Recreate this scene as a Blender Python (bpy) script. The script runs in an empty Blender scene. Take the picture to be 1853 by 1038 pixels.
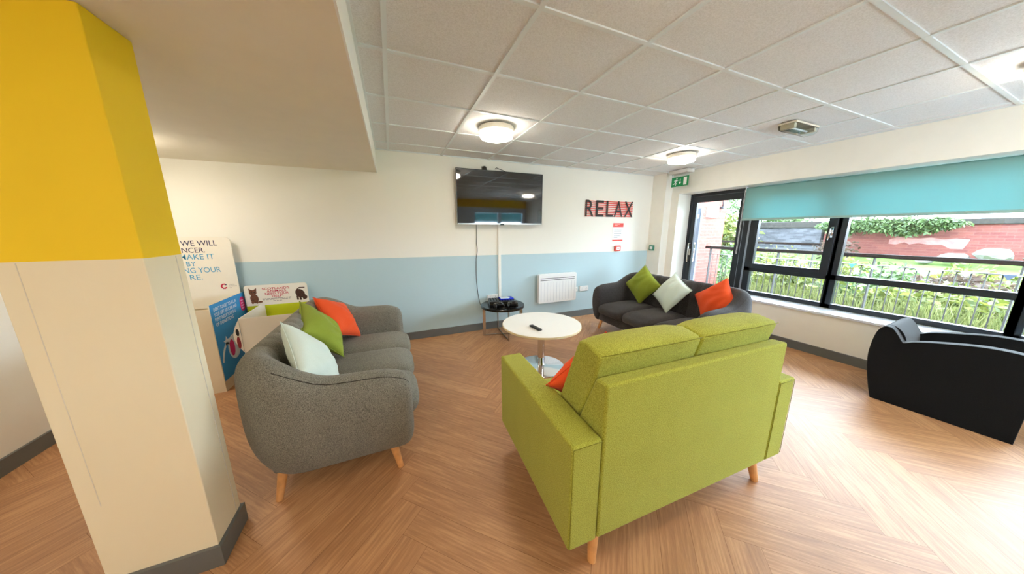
import bpy, bmesh, math, random
from math import sin, cos, pi, radians as R
from mathutils import Vector as V, Matrix as M
from mathutils.bvhtree import BVHTree

sc = bpy.context.scene
C = sc.collection
rnd = random.Random(7)

# ------------------------------------------------------------------ camera, sky, exposure
cd = bpy.data.cameras.new('camera'); cam = bpy.data.objects.new('camera', cd); C.objects.link(cam)
cd.sensor_fit = 'HORIZONTAL'; cd.sensor_width = 36.0; cd.lens = 508.5 / 1853 * 36.0
cd.clip_start = 0.05; cd.clip_end = 200
_y, _p, _r = R(22.874), R(11.408), R(-0.18)
fw = V((sin(_y) * cos(_p), cos(_y) * cos(_p), -sin(_p)))
rt = V((cos(_y), -sin(_y), 0)); up = rt.cross(fw)
rt, up = rt * cos(_r) + up * sin(_r), up * cos(_r) - rt * sin(_r)
cam.matrix_world = M(((rt.x, up.x, -fw.x, 0), (rt.y, up.y, -fw.y, 0), (rt.z, up.z, -fw.z, 1.5), (0, 0, 0, 1)))
sc.camera = cam

SKY = 17.0
LAMP = 22.0
w = bpy.data.worlds.new('sky'); sc.world = w; w.use_nodes = True
bg = w.node_tree.nodes['Background']; bg.inputs[0].default_value = (0.70, 0.83, 1.0, 1); bg.inputs[1].default_value = SKY
sc.view_settings.view_transform = 'Standard'; sc.view_settings.look = 'None'
sc.view_settings.gamma = 1.0; sc.view_settings.use_curve_mapping = False
sc.view_settings.exposure = 0.74

# ------------------------------------------------------------------ materials
def lin(c):
    f = lambda v: v / 12.92 if v <= .04045 else ((v + .055) / 1.055) ** 2.4
    return tuple(f(x / 255) for x in c) + (1,)

class NT:
    def __init__(s, name):
        s.m = bpy.data.materials.new(name); s.m.use_nodes = True
        s.t = s.m.node_tree; s.n = s.t.nodes; s.b = s.n['Principled BSDF']; s.out = s.n['Material Output']
    def add(s, typ, **kw):
        n = s.n.new(typ)
        for k, v in kw.items(): setattr(n, k, v)
        return n
    def link(s, a, b): s.t.links.new(a, b)
    def coords(s, scale=(1, 1, 1), kind='Object'):
        tc = s.add('ShaderNodeTexCoord'); mp = s.add('ShaderNodeMapping'); mp.inputs['Scale'].default_value = scale
        s.link(tc.outputs[kind], mp.inputs[0]); return mp.outputs[0]
    def noise(s, vec, scale, detail=3, rough=.55):
        n = s.add('ShaderNodeTexNoise'); n.inputs['Scale'].default_value = scale
        n.inputs['Detail'].default_value = detail; n.inputs['Roughness'].default_value = rough
        s.link(vec, n.inputs['Vector']); return n.outputs['Fac']
    def ramp(s, fac, stops):
        r = s.add('ShaderNodeValToRGB'); e = r.color_ramp.elements
        while len(e) < len(stops): e.new(.5)
        for el, (p, c) in zip(e, stops): el.position = p; el.color = c
        s.link(fac, r.inputs[0]); return r.outputs[0]
    def bump(s, h, strength, dist=.01):
        b = s.add('ShaderNodeBump'); b.inputs['Strength'].default_value = strength; b.inputs['Distance'].default_value = dist
        s.link(h, b.inputs['Height']); s.link(b.outputs[0], s.b.inputs['Normal'])

def mat(name, rgb, rough=.6, metal=0., vary=.05, scale=6, bump=0., bscale=200, spec=None, coat=0, sheen=0):
    """plain surface with a slight procedural tone variation"""
    k = NT(name); v = k.coords()
    c = lin(rgb); f = k.noise(v, scale)
    a = tuple(max(0, x * (1 - vary)) for x in c[:3]) + (1,); b = tuple(min(1, x * (1 + vary)) for x in c[:3]) + (1,)
    k.link(k.ramp(f, [(.3, a), (.7, b)]), k.b.inputs['Base Color'])
    k.b.inputs['Roughness'].default_value = rough; k.b.inputs['Metallic'].default_value = metal
    if spec is not None: k.b.inputs['Specular IOR Level'].default_value = spec
    if coat: k.b.inputs['Coat Weight'].default_value = coat; k.b.inputs['Coat Roughness'].default_value = .05
    if sheen: k.b.inputs['Sheen Weight'].default_value = sheen; k.b.inputs['Sheen Roughness'].default_value = .4
    if bump: k.bump(k.noise(v, bscale, 2), bump, .003)
    return k.m

def fabric(name, dark, light, sheen=.15, scale=190, bump=.5):
    k = NT(name); v = k.coords()
    n1 = k.noise(v, scale, 3, .7); n2 = k.noise(v, 9, 2)
    ad = k.add('ShaderNodeMath', operation='MULTIPLY_ADD'); k.link(n2, ad.inputs[0]); ad.inputs[1].default_value = .06; k.link(n1, ad.inputs[2])
    k.link(k.ramp(ad.outputs[0], [(.38, lin(dark)), (.66, lin(light))]), k.b.inputs['Base Color'])
    k.b.inputs['Roughness'].default_value = .9; k.b.inputs['Specular IOR Level'].default_value = .15
    k.b.inputs['Sheen Weight'].default_value = sheen; k.b.inputs['Sheen Roughness'].default_value = .5
    k.bump(n1, bump, .004)
    return k.m

def emis(name, rgb, s):
    k = NT(name); k.b.inputs['Base Color'].default_value = rgb + (1,)
    k.b.inputs['Emission Color'].default_value = rgb + (1,); k.b.inputs['Emission Strength'].default_value = s
    return k.m

def glass(name, tint=(.95, .98, .97), refl=.06):
    k = NT(name); k.n.remove(k.b)
    t = k.add('ShaderNodeBsdfTransparent'); t.inputs[0].default_value = tint + (1,)
    g = k.add('ShaderNodeBsdfGlossy'); g.inputs['Roughness'].default_value = .02
    x = k.add('ShaderNodeMixShader'); fr = k.add('ShaderNodeFresnel'); fr.inputs[0].default_value = 1.35
    k.link(fr.outputs[0], x.inputs[0]); k.link(t.outputs[0], x.inputs[1]); k.link(g.outputs[0], x.inputs[2])
    k.link(x.outputs[0], k.out.inputs[0]); return k.m

def two_tone(name, low, high, z0, slope, rough=.75):
    """painted wall: two paint colours meeting at a line z0 + slope*x"""
    k = NT(name); tc = k.add('ShaderNodeTexCoord'); sp = k.add('ShaderNodeSeparateXYZ'); k.link(tc.outputs['Object'], sp.inputs[0])
    ma = k.add('ShaderNodeMath', operation='MULTIPLY_ADD'); k.link(sp.outputs[0], ma.inputs[0]); ma.inputs[1].default_value = slope; ma.inputs[2].default_value = z0
    gt = k.add('ShaderNodeMath', operation='GREATER_THAN'); k.link(sp.outputs[2], gt.inputs[0]); k.link(ma.outputs[0], gt.inputs[1])
    mx = k.add('ShaderNodeMix', data_type='RGBA'); k.link(gt.outputs[0], mx.inputs['Factor'])
    mx.inputs[6].default_value = lin(low); mx.inputs[7].default_value = lin(high)
    k.link(mx.outputs[2], k.b.inputs['Base Color']); k.b.inputs['Roughness'].default_value = rough
    k.bump(k.noise(tc.outputs['Object'], 90, 2), .04, .002)
    return k.m

CREAM = (241, 238, 228)
m_wall = mat('cream_paint', CREAM, .75, vary=.015, bump=.04, bscale=90)
m_back = two_tone('cream_over_blue_paint', (184, 207, 213), CREAM, 1.152, -.0092)
m_pillar = two_tone('yellow_over_cream_paint', (241, 229, 198), (250, 210, 6), 1.404, 0, .6)
m_rear = two_tone('rear_yellow_paint', (205, 215, 225), (240, 195, 0), 2.2, 0, .6)
m_soffit = mat('soffit_paint', (234, 226, 208), .8, vary=.015)
m_white = mat('white_paint', (240, 240, 236), .5, vary=.01)
m_skirt = mat('grey_vinyl_skirting', (104, 106, 104), .45, vary=.05)
m_black = mat('black_plastic', (14, 14, 15), .35, vary=.1)
m_matt = mat('matt_black', (10, 10, 11), .8, vary=.1)
m_frame = mat('dark_powder_coat', (26, 33, 40), .35, vary=.08)
m_alu = mat('grey_aluminium', (150, 158, 168), .35, .6)
m_chrome = mat('polished_chrome', (215, 215, 215), .08, 1.0, vary=.02)
m_steel = mat('brushed_steel', (190, 186, 180), .25, 1.0, vary=.05)
m_plast = mat('white_plastic', (238, 238, 236), .35, vary=.01)
m_card = mat('white_cardboard', (240, 234, 220), .7, vary=.02, scale=3)
m_cardf = mat('cream_cardboard', (243, 228, 198), .7, vary=.02, scale=3)
m_navy = mat('print_navy', (45, 40, 85), .6); m_ltblue = mat('print_light_blue', (84, 166, 206), .6)
m_blue = mat('poster_blue', (45, 150, 215), .5, vary=.03, scale=2); m_pink = mat('print_pink', (232, 30, 110), .6)
m_lime = mat('print_lime', (196, 208, 10), .6); m_print = mat('print_white', (245, 245, 245), .6)
m_crim = mat('print_crimson', (205, 25, 70), .6); m_grey = mat('print_grey', (120, 115, 120), .6)
m_fur = mat('print_brown_fur', (112, 70, 48), .7, vary=.5, scale=70); m_furd = mat('print_dark_fur', (66, 38, 26), .7, vary=.5, scale=70)
m_red = mat('signal_red', (226, 60, 40), .5); m_green = mat('exit_green', (0, 140, 80), .45)
m_oak = mat('beech_leg', (220, 158, 96), .45, vary=.12, scale=25)
m_grey_fab = fabric('grey_tweed', (80, 78, 70), (150, 146, 132), .15, 250)
m_grey_shaded_fab = fabric('grey_tweed_shaded', (44, 42, 43), (82, 79, 80))  # same grey tweed, darkened: backlight shade put into the colour
m_seam = mat('dark_thread', (52, 48, 44), .9)
m_lime_fab = fabric('lime_tweed', (134, 135, 36), (192, 192, 80), .12, 270)
m_lime_seam = mat('olive_thread', (122, 120, 22), .9)
m_blk_fab = fabric('black_velour', (3, 3, 4), (9, 9, 10), .25)
m_pil_green = fabric('green_cotton', (126, 140, 42), (156, 170, 66), .1, 700, .15)
m_pil_orange = fabric('orange_cotton', (226, 72, 28), (244, 98, 50), .1, 700, .15)
m_pil_mint = fabric('mint_cotton', (204, 219, 206), (226, 236, 226), .1, 700, .15)
m_lamp = emis('lit_opal', (1.0, .91, .77), LAMP)
m_glass = glass('window_glass'); m_clear = glass('clear_polycarbonate', (.94, .98, .98))

# timber floor: planks carry their grain in UV and their own tone in an attribute
k = NT('oak_plank'); uv = k.add('ShaderNodeUVMap'); uv.uv_map = 'grain'
def _map(sx, sy):
    mp = k.add('ShaderNodeMapping'); mp.inputs['Scale'].default_value = (sx, sy, 1); k.link(uv.outputs[0], mp.inputs[0]); return mp.outputs[0]
g1 = k.noise(_map(1.6, 26), 3.0, 5, .6); g2 = k.noise(_map(.9, 7), 2.2, 3, .6); g3 = k.noise(_map(7, 130), 3.0, 2, .6)
at = k.add('ShaderNodeAttribute'); at.attribute_name = 'tone'
s1 = k.add('ShaderNodeMath', operation='MULTIPLY_ADD'); k.link(g2, s1.inputs[0]); s1.inputs[1].default_value = .45; k.link(g1, s1.inputs[2])
s2 = k.add('ShaderNodeMath', operation='MULTIPLY_ADD'); k.link(at.outputs['Fac'], s2.inputs[0]); s2.inputs[1].default_value = .14; k.link(s1.outputs[0], s2.inputs[2])
s3 = k.add('ShaderNodeMath', operation='MULTIPLY_ADD'); k.link(g3, s3.inputs[0]); s3.inputs[1].default_value = .25; k.link(s2.outputs[0], s3.inputs[2])
k.link(k.ramp(s3.outputs[0], [(.38, lin((142, 94, 57))), (.80, lin((180, 127, 81))), (1.12, lin((202, 150, 102)))]), k.b.inputs['Base Color'])
k.b.inputs['Roughness'].default_value = .53; k.b.inputs['Specular IOR Level'].default_value = 1.0
k.bump(g1, .12, .003); m_floor = k.m
m_gap = mat('plank_gap', (112, 72, 42), .8)

# mineral fibre ceiling tile
k = NT('ceiling_tile'); v = k.coords(); n = k.noise(v, 150, 4, .75)
k.link(k.ramp(n, [(.3, lin((212, 211, 209))), (.6, lin((236, 236, 236)))]), k.b.inputs['Base Color']); k.b.inputs['Roughness'].default_value = .95
k.bump(n, .35, .004); m_tile = k.m

def brick(name, c1, c2, mortar, scale, rough=.9, wall='x'):
    k = NT(name); tc = k.add('ShaderNodeTexCoord'); sp = k.add('ShaderNodeSeparateXYZ'); k.link(tc.outputs['Object'], sp.inputs[0])
    cb = k.add('ShaderNodeCombineXYZ'); k.link(sp.outputs[1 if wall == 'x' else 0], cb.inputs[0]); k.link(sp.outputs[2], cb.inputs[1])
    b = k.add('ShaderNodeTexBrick'); b.inputs['Color1'].default_value = lin(c1); b.inputs['Color2'].default_value = lin(c2)
    b.inputs['Mortar'].default_value = lin(mortar); b.inputs['Scale'].default_value = scale; b.inputs['Mortar Size'].default_value = .012
    b.inputs['Row Height'].default_value = .33; b.inputs['Brick Width'].default_value = .95; k.link(cb.outputs[0], b.inputs['Vector'])
    nz = k.noise(tc.outputs['Object'], 1.3, 4); mx = k.add('ShaderNodeMix', data_type='RGBA', blend_type='MULTIPLY'); mx.inputs[0].default_value = .6
    k.link(b.outputs[0], mx.inputs[6]); k.link(k.ramp(nz, [(.3, (.62, .6, .6, 1)), (.7, (1, 1, 1, 1))]), mx.inputs[7])
    k.link(mx.outputs[2], k.b.inputs['Base Color']); k.b.inputs['Roughness'].default_value = rough; return k.m
m_brick = brick('red_brick', (110, 58, 50), (94, 46, 42), (118, 84, 76), 4.2)
m_brickw = brick('red_brick_wing', (150, 78, 66), (134, 68, 58), (166, 116, 106), 4.2, wall='y')
m_stone = brick('grey_rubble', (80, 80, 86), (44, 44, 50), (88, 88, 92), 5.0)
m_cope = mat('weathered_coping', (40, 36, 32), .9, vary=.35, scale=9)
m_rail = mat('stained_handrail', (28, 21, 18), .9, vary=.2, scale=14, spec=.1)
m_galv = mat('galvanised_steel', (58, 56, 54), .7, vary=.1)
def leaf(name, dark, light):
    k = NT(name); g = k.add('ShaderNodeNewGeometry')
    c = k.ramp(g.outputs['Random Per Island'], [(0, lin(dark)), (1, lin(light))]); k.link(c, k.b.inputs['Base Color']); k.b.inputs['Roughness'].default_value = .55
    t = k.add('ShaderNodeBsdfTranslucent'); k.link(c, t.inputs[0]); x = k.add('ShaderNodeMixShader'); x.inputs[0].default_value = .35
    k.link(k.b.outputs[0], x.inputs[1]); k.link(t.outputs[0], x.inputs[2]); k.link(x.outputs[0], k.out.inputs[0]); return k.m
m_leaf = leaf('yellow_green_leaf', (52, 66, 22), (122, 126, 56)); m_leafd = leaf('mid_green_leaf', (44, 62, 32), (92, 114, 66))
m_leafb = leaf('brown_leaf', (60, 48, 42), (98, 80, 68)); m_grass = leaf('long_grass', (72, 84, 38), (132, 132, 80))
m_lawn = mat('lawn', (78, 104, 42), .95, vary=.3, scale=5)
m_paving = mat('pale_paving', (120, 118, 114), .9, vary=.1)
k = NT('teal_blind_cloth'); k.b.inputs['Base Color'].default_value = lin((146, 188, 184)); k.b.inputs['Roughness'].default_value = .8
t = k.add('ShaderNodeBsdfTranslucent'); t.inputs[0].default_value = lin((150, 208, 212)); x = k.add('ShaderNodeMixShader'); x.inputs[0].default_value = .36
k.link(k.b.outputs[0], x.inputs[1]); k.link(t.outputs[0], x.inputs[2]); k.link(x.outputs[0], k.out.inputs[0])
k.bump(k.noise(k.coords(), 900, 2), .1, .001); m_blind = k.m
m_scr = mat('glossy_screen', (6, 6, 8), .04, vary=0, spec=.9, coat=1)

# ------------------------------------------------------------------ mesh helpers
class MB:
    def __init__(s): s.v = []; s.f = []; s.mi = []
    def add(s, vs, fs, mi=0):
        o = len(s.v); s.v += [tuple(p) for p in vs]; s.f += [tuple(i + o for i in f) for f in fs]; s.mi += [mi] * len(fs); return s
    def box(s, x0, x1, y0, y1, z0, z1, mx=None, mi=0):
        p = [V((x, y, z)) for z in (z0, z1) for y in (y0, y1) for x in (x0, x1)]
        if mx is not None: p = [mx @ q for q in p]
        return s.add(p, [(0, 2, 3, 1), (4, 5, 7, 6), (0, 1, 5, 4), (2, 6, 7, 3), (0, 4, 6, 2), (1, 3, 7, 5)], mi)
    def prism(s, poly, d0, d1, fn, mi=0):
        """poly of 2-D points extruded from d0 to d1; fn(a, b, d) -> 3-D point"""
        n = len(poly); vs = [fn(a, b, d0) for a, b in poly] + [fn(a, b, d1) for a, b in poly]
        return s.add(vs, [tuple(range(n - 1, -1, -1)), tuple(range(n, 2 * n))] + [(i, (i + 1) % n, n + (i + 1) % n, n + i) for i in range(n)], mi)
    def tube(s, pts, r, n=10, caps=True, mi=0):
        pts = [V(p) for p in pts]; rs = r if isinstance(r, (list, tuple)) else [r] * len(pts); vs = []; fs = []
        pu = None
        for i, p in enumerate(pts):
            t = (pts[min(i + 1, len(pts) - 1)] - pts[max(i - 1, 0)]).normalized()
            if pu is None: pu = t.orthogonal().normalized()
            pu = (pu - t * pu.dot(t)).normalized(); q = t.cross(pu)
            vs += [p + (pu * cos(2 * pi * j / n) + q * sin(2 * pi * j / n)) * rs[i] for j in range(n)]
        for i in range(len(pts) - 1):
            for j in range(n): fs.append((i * n + j, i * n + (j + 1) % n, (i + 1) * n + (j + 1) % n, (i + 1) * n + j))
        if caps: fs += [tuple(range(n - 1, -1, -1)), tuple(range((len(pts) - 1) * n, len(pts) * n))]
        return s.add(vs, fs, mi)
    def lathe(s, prof, c=(0, 0, 0), n=48, mi=0):
        vs = []; fs = []
        for r, z in prof: vs += [(c[0] + r * cos(2 * pi * j / n), c[1] + r * sin(2 * pi * j / n), c[2] + z) for j in range(n)]
        for i in range(len(prof) - 1):
            for j in range(n): fs.append((i * n + j, i * n + (j + 1) % n, (i + 1) * n + (j + 1) % n, (i + 1) * n + j))
        fs += [tuple(range(n - 1, -1, -1)), tuple(range((len(prof) - 1) * n, len(prof) * n))]
        return s.add(vs, fs, mi)
    def build(s, name, mats, parent=None, smooth=False, bevel=0, seg=3, sub=0, loc=None, angle=None):
        me = bpy.data.meshes.new(name); me.from_pydata(s.v, [], s.f)
        for m in (mats if isinstance(mats, (list, tuple)) else [mats]): me.materials.append(m)
        me.polygons.foreach_set('material_index', s.mi)
        bm = bmesh.new(); bm.from_mesh(me); bmesh.ops.recalc_face_normals(bm, faces=bm.faces); bm.to_mesh(me); bm.free()
        if smooth: me.polygons.foreach_set('use_smooth', [True] * len(me.polygons))
        if smooth and angle: me.set_sharp_from_angle(angle=R(angle))
        o = bpy.data.objects.new(name, me); C.objects.link(o)
        if parent: o.parent = parent
        if loc: o.location = loc
        if bevel:
            b = o.modifiers.new('bevel', 'BEVEL'); b.width = bevel; b.segments = seg; b.limit_method = 'ANGLE'; b.angle_limit = R(40)
            me.polygons.foreach_set('use_smooth', [True] * len(me.polygons)); b.harden_normals = True
        if sub:
            b = o.modifiers.new('subsurf', 'SUBSURF'); b.levels = sub; b.render_levels = sub
        return o

def tag(o, label, cat, group=None, kind=None):
    if label: o['label'] = label
    if cat: o['category'] = cat
    if group: o['group'] = group
    if kind: o['kind'] = kind
    return o
def thing(name, label, cat, loc=(0, 0, 0), rz=0, group=None, kind=None):
    o = bpy.data.objects.new(name, None); C.objects.link(o); o.empty_display_size = .1
    o.location = loc; o.rotation_euler = (0, 0, rz); return tag(o, label, cat, group, kind)
def struct(name, mb, m, label, cat, parent=None, **kw):
    o = mb.build(name, m, parent, **kw); o['kind'] = 'structure'
    if not parent: tag(o, label, cat)
    return o
def B(*a, **k): return MB().box(*a, **k)

def rbox(w, d, h, r, n=9, crown=0., front=0.):
    """upholstered box, base centred on 0,0,0..h; crown domes the top, front bulges the -y face"""
    bm = bmesh.new(); bmesh.ops.create_cube(bm, size=2)
    bmesh.ops.subdivide_edges(bm, edges=bm.edges[:], cuts=n, use_grid_fill=True)
    mb = MB(); hw = (w / 2, d / 2, h / 2)
    for v in bm.verts:
        u = v.co.copy(); p = V([u[i] * hw[i] for i in range(3)])
        q = V([max(-hw[i] + r, min(hw[i] - r, p[i])) for i in range(3)]); dd = p - q
        if dd.length > 1e-9: p = q + dd.normalized() * min(r, dd.length * 1.0 if dd.length < r else r)
        bul = (1 - u.x ** 4) * (1 - u.y ** 4)
        if u.z > 0: p.z += crown * bul * u.z
        p.y -= front * max(0, -u.y) ** 3 * (1 - u.x ** 4) * (1 - u.z ** 2)
        v.co = p + V((0, 0, h / 2))
    bm.verts.index_update(); mb.add([v.co for v in bm.verts], [[v.index for v in f.verts] for f in bm.faces]); bm.free(); return mb

def text(name, body, m, parent, o, u, v, width, height, off=.0015, bold=0., depth=.0006):
    """lettering fitted into width x height at point o with axes u (right) and v (up)"""
    cu = bpy.data.curves.new('lettering', 'FONT'); cu.body = body; cu.offset = bold; cu.resolution_u = 3
    t = bpy.data.objects.new('lettering', cu); C.objects.link(t)
    me = bpy.data.meshes.new_from_object(t.evaluated_get(bpy.context.evaluated_depsgraph_get()))
    bpy.data.objects.remove(t); bpy.data.curves.remove(cu)
    u = V(u).normalized(); v = V(v).normalized(); n = u.cross(v); o = V(o)
    xs = [p.co.x for p in me.vertices]; ys = [p.co.y for p in me.vertices]
    sx = width / max(1e-6, max(xs) - min(xs)); sy = height / max(1e-6, max(ys) - min(ys)); x0, y0 = min(xs), min(ys)
    mb = MB(); mb.add([o + u * ((p.co.x - x0) * sx) + v * ((p.co.y - y0) * sy) + n * off for p in me.vertices], [tuple(f.vertices) for f in me.polygons])
    bpy.data.meshes.remove(me)
    return mb.build(name, m, parent)

def patch(mb, poly, o, u, v, off, th=.0008, mi=0):
    u = V(u).normalized(); v = V(v).normalized(); n = u.cross(v); o = V(o)
    return mb.prism(poly, off, off + th, lambda a, b, d: o + u * a + v * b + n * d, mi)
def ell(cx, cy, rx, ry, n=20, a0=0, rot=0):
    return [(cx + rx * cos(t) * cos(rot) - ry * sin(t) * sin(rot), cy + rx * cos(t) * sin(rot) + ry * sin(t) * cos(rot)) for t in [2 * pi * i / n + a0 for i in range(n)]]
def stroke(pts, wd):
    L = []; Rr = []
    for i, p in enumerate(pts):
        a = V(pts[max(0, i - 1)] + (0,)); b = V(pts[min(len(pts) - 1, i + 1)] + (0,)); t = (b - a).normalized(); n = V((-t.y, t.x, 0)) * wd / 2
        L.append((p[0] + n.x, p[1] + n.y)); Rr.append((p[0] - n.x, p[1] - n.y))
    return L + Rr[::-1]
def rrect(x0, x1, y0, y1, r, corners='abcd', n=6):
    P = []
    for key, cx, cy, a in (('a', x1 - r, y1 - r, 0), ('b', x0 + r, y1 - r, 90), ('c', x0 + r, y0 + r, 180), ('d', x1 - r, y0 + r, 270)):
        if key in corners: P += [(cx + r * cos(R(a + 90 * i / n)), cy + r * sin(R(a + 90 * i / n))) for i in range(n + 1)]
        else: P.append({'a': (x1, y1), 'b': (x0, y1), 'c': (x0, y0), 'd': (x1, y0)}[key])
    return P

# ------------------------------------------------------------------ room shell
XL, XR, YB, YR, ZC = -2.367, 4.649, 3.98, -1.9, 2.455
XG = 4.96                                   # window plane
ZH, ZSILL = 2.11, .53                       # opening head, sill

# floor: herringbone, ridges running along y
def floor():
    W, n = .1495, 7; x0 = -.70; me = MB(); uvs = []; tones = []
    rect = (XL, XG, YR, YB)
    def clip(P):
        for ax, val, sg in ((0, rect[0], 1), (0, rect[1], -1), (1, rect[2], 1), (1, rect[3], -1)):
            Q = []
            for i in range(len(P)):
                a, b = P[i], P[(i + 1) % len(P)]; da, db = (a[ax] - val) * sg, (b[ax] - val) * sg
                if da >= 0: Q.append(a)
                if da * db < 0:
                    t = da / (da - db); Q.append((a[0] + (b[0] - a[0]) * t, a[1] + (b[1] - a[1]) * t))
            P = Q
            if not P: return P
        return P
    s = W / math.sqrt(2); g = .0006 / W
    def w2(p, q): return ((p - q) * s + x0, (p + q) * s)
    for j in range(-8, 9):
        for i in range(-60, 61):
            k0 = i
            for kind in (0, 1):
                if kind == 0: a, b, c, d = k0 + 2 * n * j, k0 + n + 2 * n * j, k0, k0 + 1
                else: a, b, c, d = k0 + n + 2 * n * j, k0 + n + 1 + 2 * n * j, k0 - n + 1, k0 + 1
                P = [w2(a + g, c + g), w2(b - g, c + g), w2(b - g, d - g), w2(a + g, d - g)]
                cx = sum(p[0] for p in P) / 4; cy = sum(p[1] for p in P) / 4
                if not (XL - 1 < cx < XG + 1 and YR - 1 < cy < YB + 1): continue
                P = clip(P)
                if len(P) < 3: continue
                me.add([(p[0], p[1], 0) for p in P], [tuple(range(len(P)))])
                ou, ov = rnd.uniform(0, 40), rnd.uniform(0, 40)
                for p in P:
                    pp, qq = (p[0] - x0) / math.sqrt(2) + p[1] / math.sqrt(2), p[1] / math.sqrt(2) - (p[0] - x0) / math.sqrt(2)
                    uvs.append((pp + ou, qq + ov) if kind == 0 else (qq + ou, pp + ov))
                tones.append(rnd.uniform(-.5, .5))
    npl = len(me.f)
    me.add([(rect[0], rect[2], -.001), (rect[1], rect[2], -.001), (rect[1], rect[3], -.001), (rect[0], rect[3], -.001)], [(0, 1, 2, 3)], 1)
    me.box(rect[0], rect[1], rect[2], rect[3], -.12, -.002, mi=1)
    o = me.build('floor', [m_floor, m_gap]); m = o.data
    for p in m.polygons:                    # keep planks face up
        pass
    lay = m.uv_layers.new(name='grain'); at = m.attributes.new('tone', 'FLOAT', 'FACE'); li = 0
    lut = {}
    idx = 0
    for fi in range(npl):
        for vi in me.f[fi]: lut[vi] = uvs[idx]; idx += 1
    for p in m.polygons:
        for l in p.loop_indices: lay.data[l].uv = lut.get(m.loops[l].vertex_index, (0, 0))
        at.data[p.index].value = tones[p.index] if p.index < npl else 0
    o['kind'] = 'structure'; tag(o, 'brown oak plank floor laid in a herringbone', 'floor')
floor()

struct('wall_back', B(XL - .15, 5.05, YB, YB + .15, 0, 2.6), m_back, 'back wall painted cream above a pale blue band', 'wall')
struct('wall_left', B(XL - .15, XL, YR - .15, YB, 0, 2.6), m_wall, 'plain pale side wall behind the yellow pillar', 'wall')
mb = MB()
mb.box(XR, 5.05, YR, 3.56, ZH, 2.6)                          # lintel
mb.box(XR, 5.05, -1.0, 2.60, 0, ZSILL - .03)                 # below the sill
mb.box(XR, 5.05, 3.56, YB, 0, 2.6)                           # beside the door
mb.box(4.487, XR, 3.70, YB, 0, 2.6)                          # corner boxing
mb.box(XR, 5.05, YR, -1.0, 0, ZH)
struct('wall_right', mb, m_wall, 'cream window wall with a long recess for door and windows', 'wall')
mb = MB()                                                     # rear wall with its own windows
mb.box(XL, 5.05, YR - .15, YR, 2.02, 2.6); mb.box(XL, 2.7, YR - .15, YR, 0, 2.02); mb.box(2.7, 5.05, YR - .15, YR, 0, .9)
mb.box(3.55, 3.66, YR - .15, YR, .9, 2.02); mb.box(4.5, 5.05, YR - .15, YR, .9, 2.02)
struct('wall_rear', mb, m_rear, 'wall behind the viewer with a yellow top band', 'wall')
mb = MB(); mb.box(2.7, 3.55, YR - .09, YR - .085, .9, 2.02); mb.box(3.66, 4.5, YR - .09, YR - .085, .9, 2.02)
struct('window_4', mb, m_glass, 'pair of windows behind the viewer', 'window')
for x0, x1, lb in ((2.71, 3.54, 'teal blind on the left window behind the viewer'), (3.67, 4.49, 'teal blind on the right window behind the viewer')):
    tag(B(x0, x1, YR - .05, YR - .047, 1.70, 2.015).build('window_blind', m_blind), lb, 'blind')

struct('ceiling', B(-.107, 5.05, YR - .15, YB + .1, ZC + .008, ZC + .06), m_tile, 'suspended ceiling of square fibre tiles in a white grid', 'ceiling')
GX = [.047 + .637 * i for i in range(8)]; GY = [.701 + .588 * i for i in range(-5, 6)]
mb = MB()
for x in GX: mb.box(x - .012, x + .012, YR, YB, ZC, ZC + .0085)
for y in GY: mb.box(-.09, XR, y - .012, y + .012, ZC + .0006, ZC + .0085)
mb.box(-.107, -.085, YR, YB, ZC, ZC + .0085); mb.box(XR - .02, XR, YR, 3.70, ZC, ZC + .0085); mb.box(-.107, 4.487, YB - .02, YB, ZC, ZC + .0085)
struct('trim_1', mb, mat('white_grid_bar', (226, 232, 232), .4, vary=.01), 'white metal bars of the suspended ceiling grid', 'ceiling grid')
struct('ceiling_lower', B(XL - .1, -.107, YR - .15, YB + .05, 2.193, 2.58), [m_soffit], 'lowered plaster ceiling over the left side of the room', 'ceiling')
struct('trim_2', B(-.107, -.099, YR, YB, 2.19, ZC), m_white, 'white edge board of the lowered ceiling', 'trim')

# pillar
pil = thing('pillar', 'square pillar painted yellow above and cream below', 'pillar', kind='structure')
PX0, PX1, PY0, PY1 = -1.18, -.835, 1.46, 1.668
o = B(PX0, PX1, PY0, PY1, 0, 2.193).build('pillar_body', m_pillar, pil, bevel=.004, seg=2); o['kind'] = 'structure'
m_joint = mat('joint_line', (224, 216, 198), .7)
mb = MB(); mb.box(-1.1285, -1.1265, PY0 - .0012, PY0, .45, 1.40); mb.box(PX1, PX1 + .0015, 1.625, 1.628, .107, 1.40)

o = mb.build('panel_joint', m_joint, pil)
def skirt(name, pts, label, parent=None, h=.107, t=.012):
    """pts: wall-face polyline seen with the room on the left-hand side"""
    mb = MB(); n = len(pts)
    nr = []
    for i in range(n - 1):
        d = (V(pts[i + 1] + (0,)) - V(pts[i] + (0,))).normalized(); nr.append(V((-d.y, d.x, 0)))
    out = []
    for i in range(n):
        a = nr[max(0, i - 1)]; b = nr[min(n - 2, i)]; m = (a + b); m = m / max(.3, m.dot(a)) if m.length > 1e-6 else a
        out.append(V(pts[i] + (0,)) + m * t)
    for i in range(n - 1):
        p, q, P, Q = V(pts[i] + (0,)), V(pts[i + 1] + (0,)), out[i], out[i + 1]; z = V((0, 0, h)); zz = V((0, 0, h - .004))
        mb.add([p, q, Q, P, p + z, q + z, Q + zz, P + zz], [(0, 1, 2, 3), (4, 7, 6, 5), (3, 2, 6, 7), (0, 4, 5, 1), (0, 3, 7, 4), (1, 5, 6, 2)])
    return struct(name, mb, m_skirt, label, 'skirting board', parent)
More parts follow.
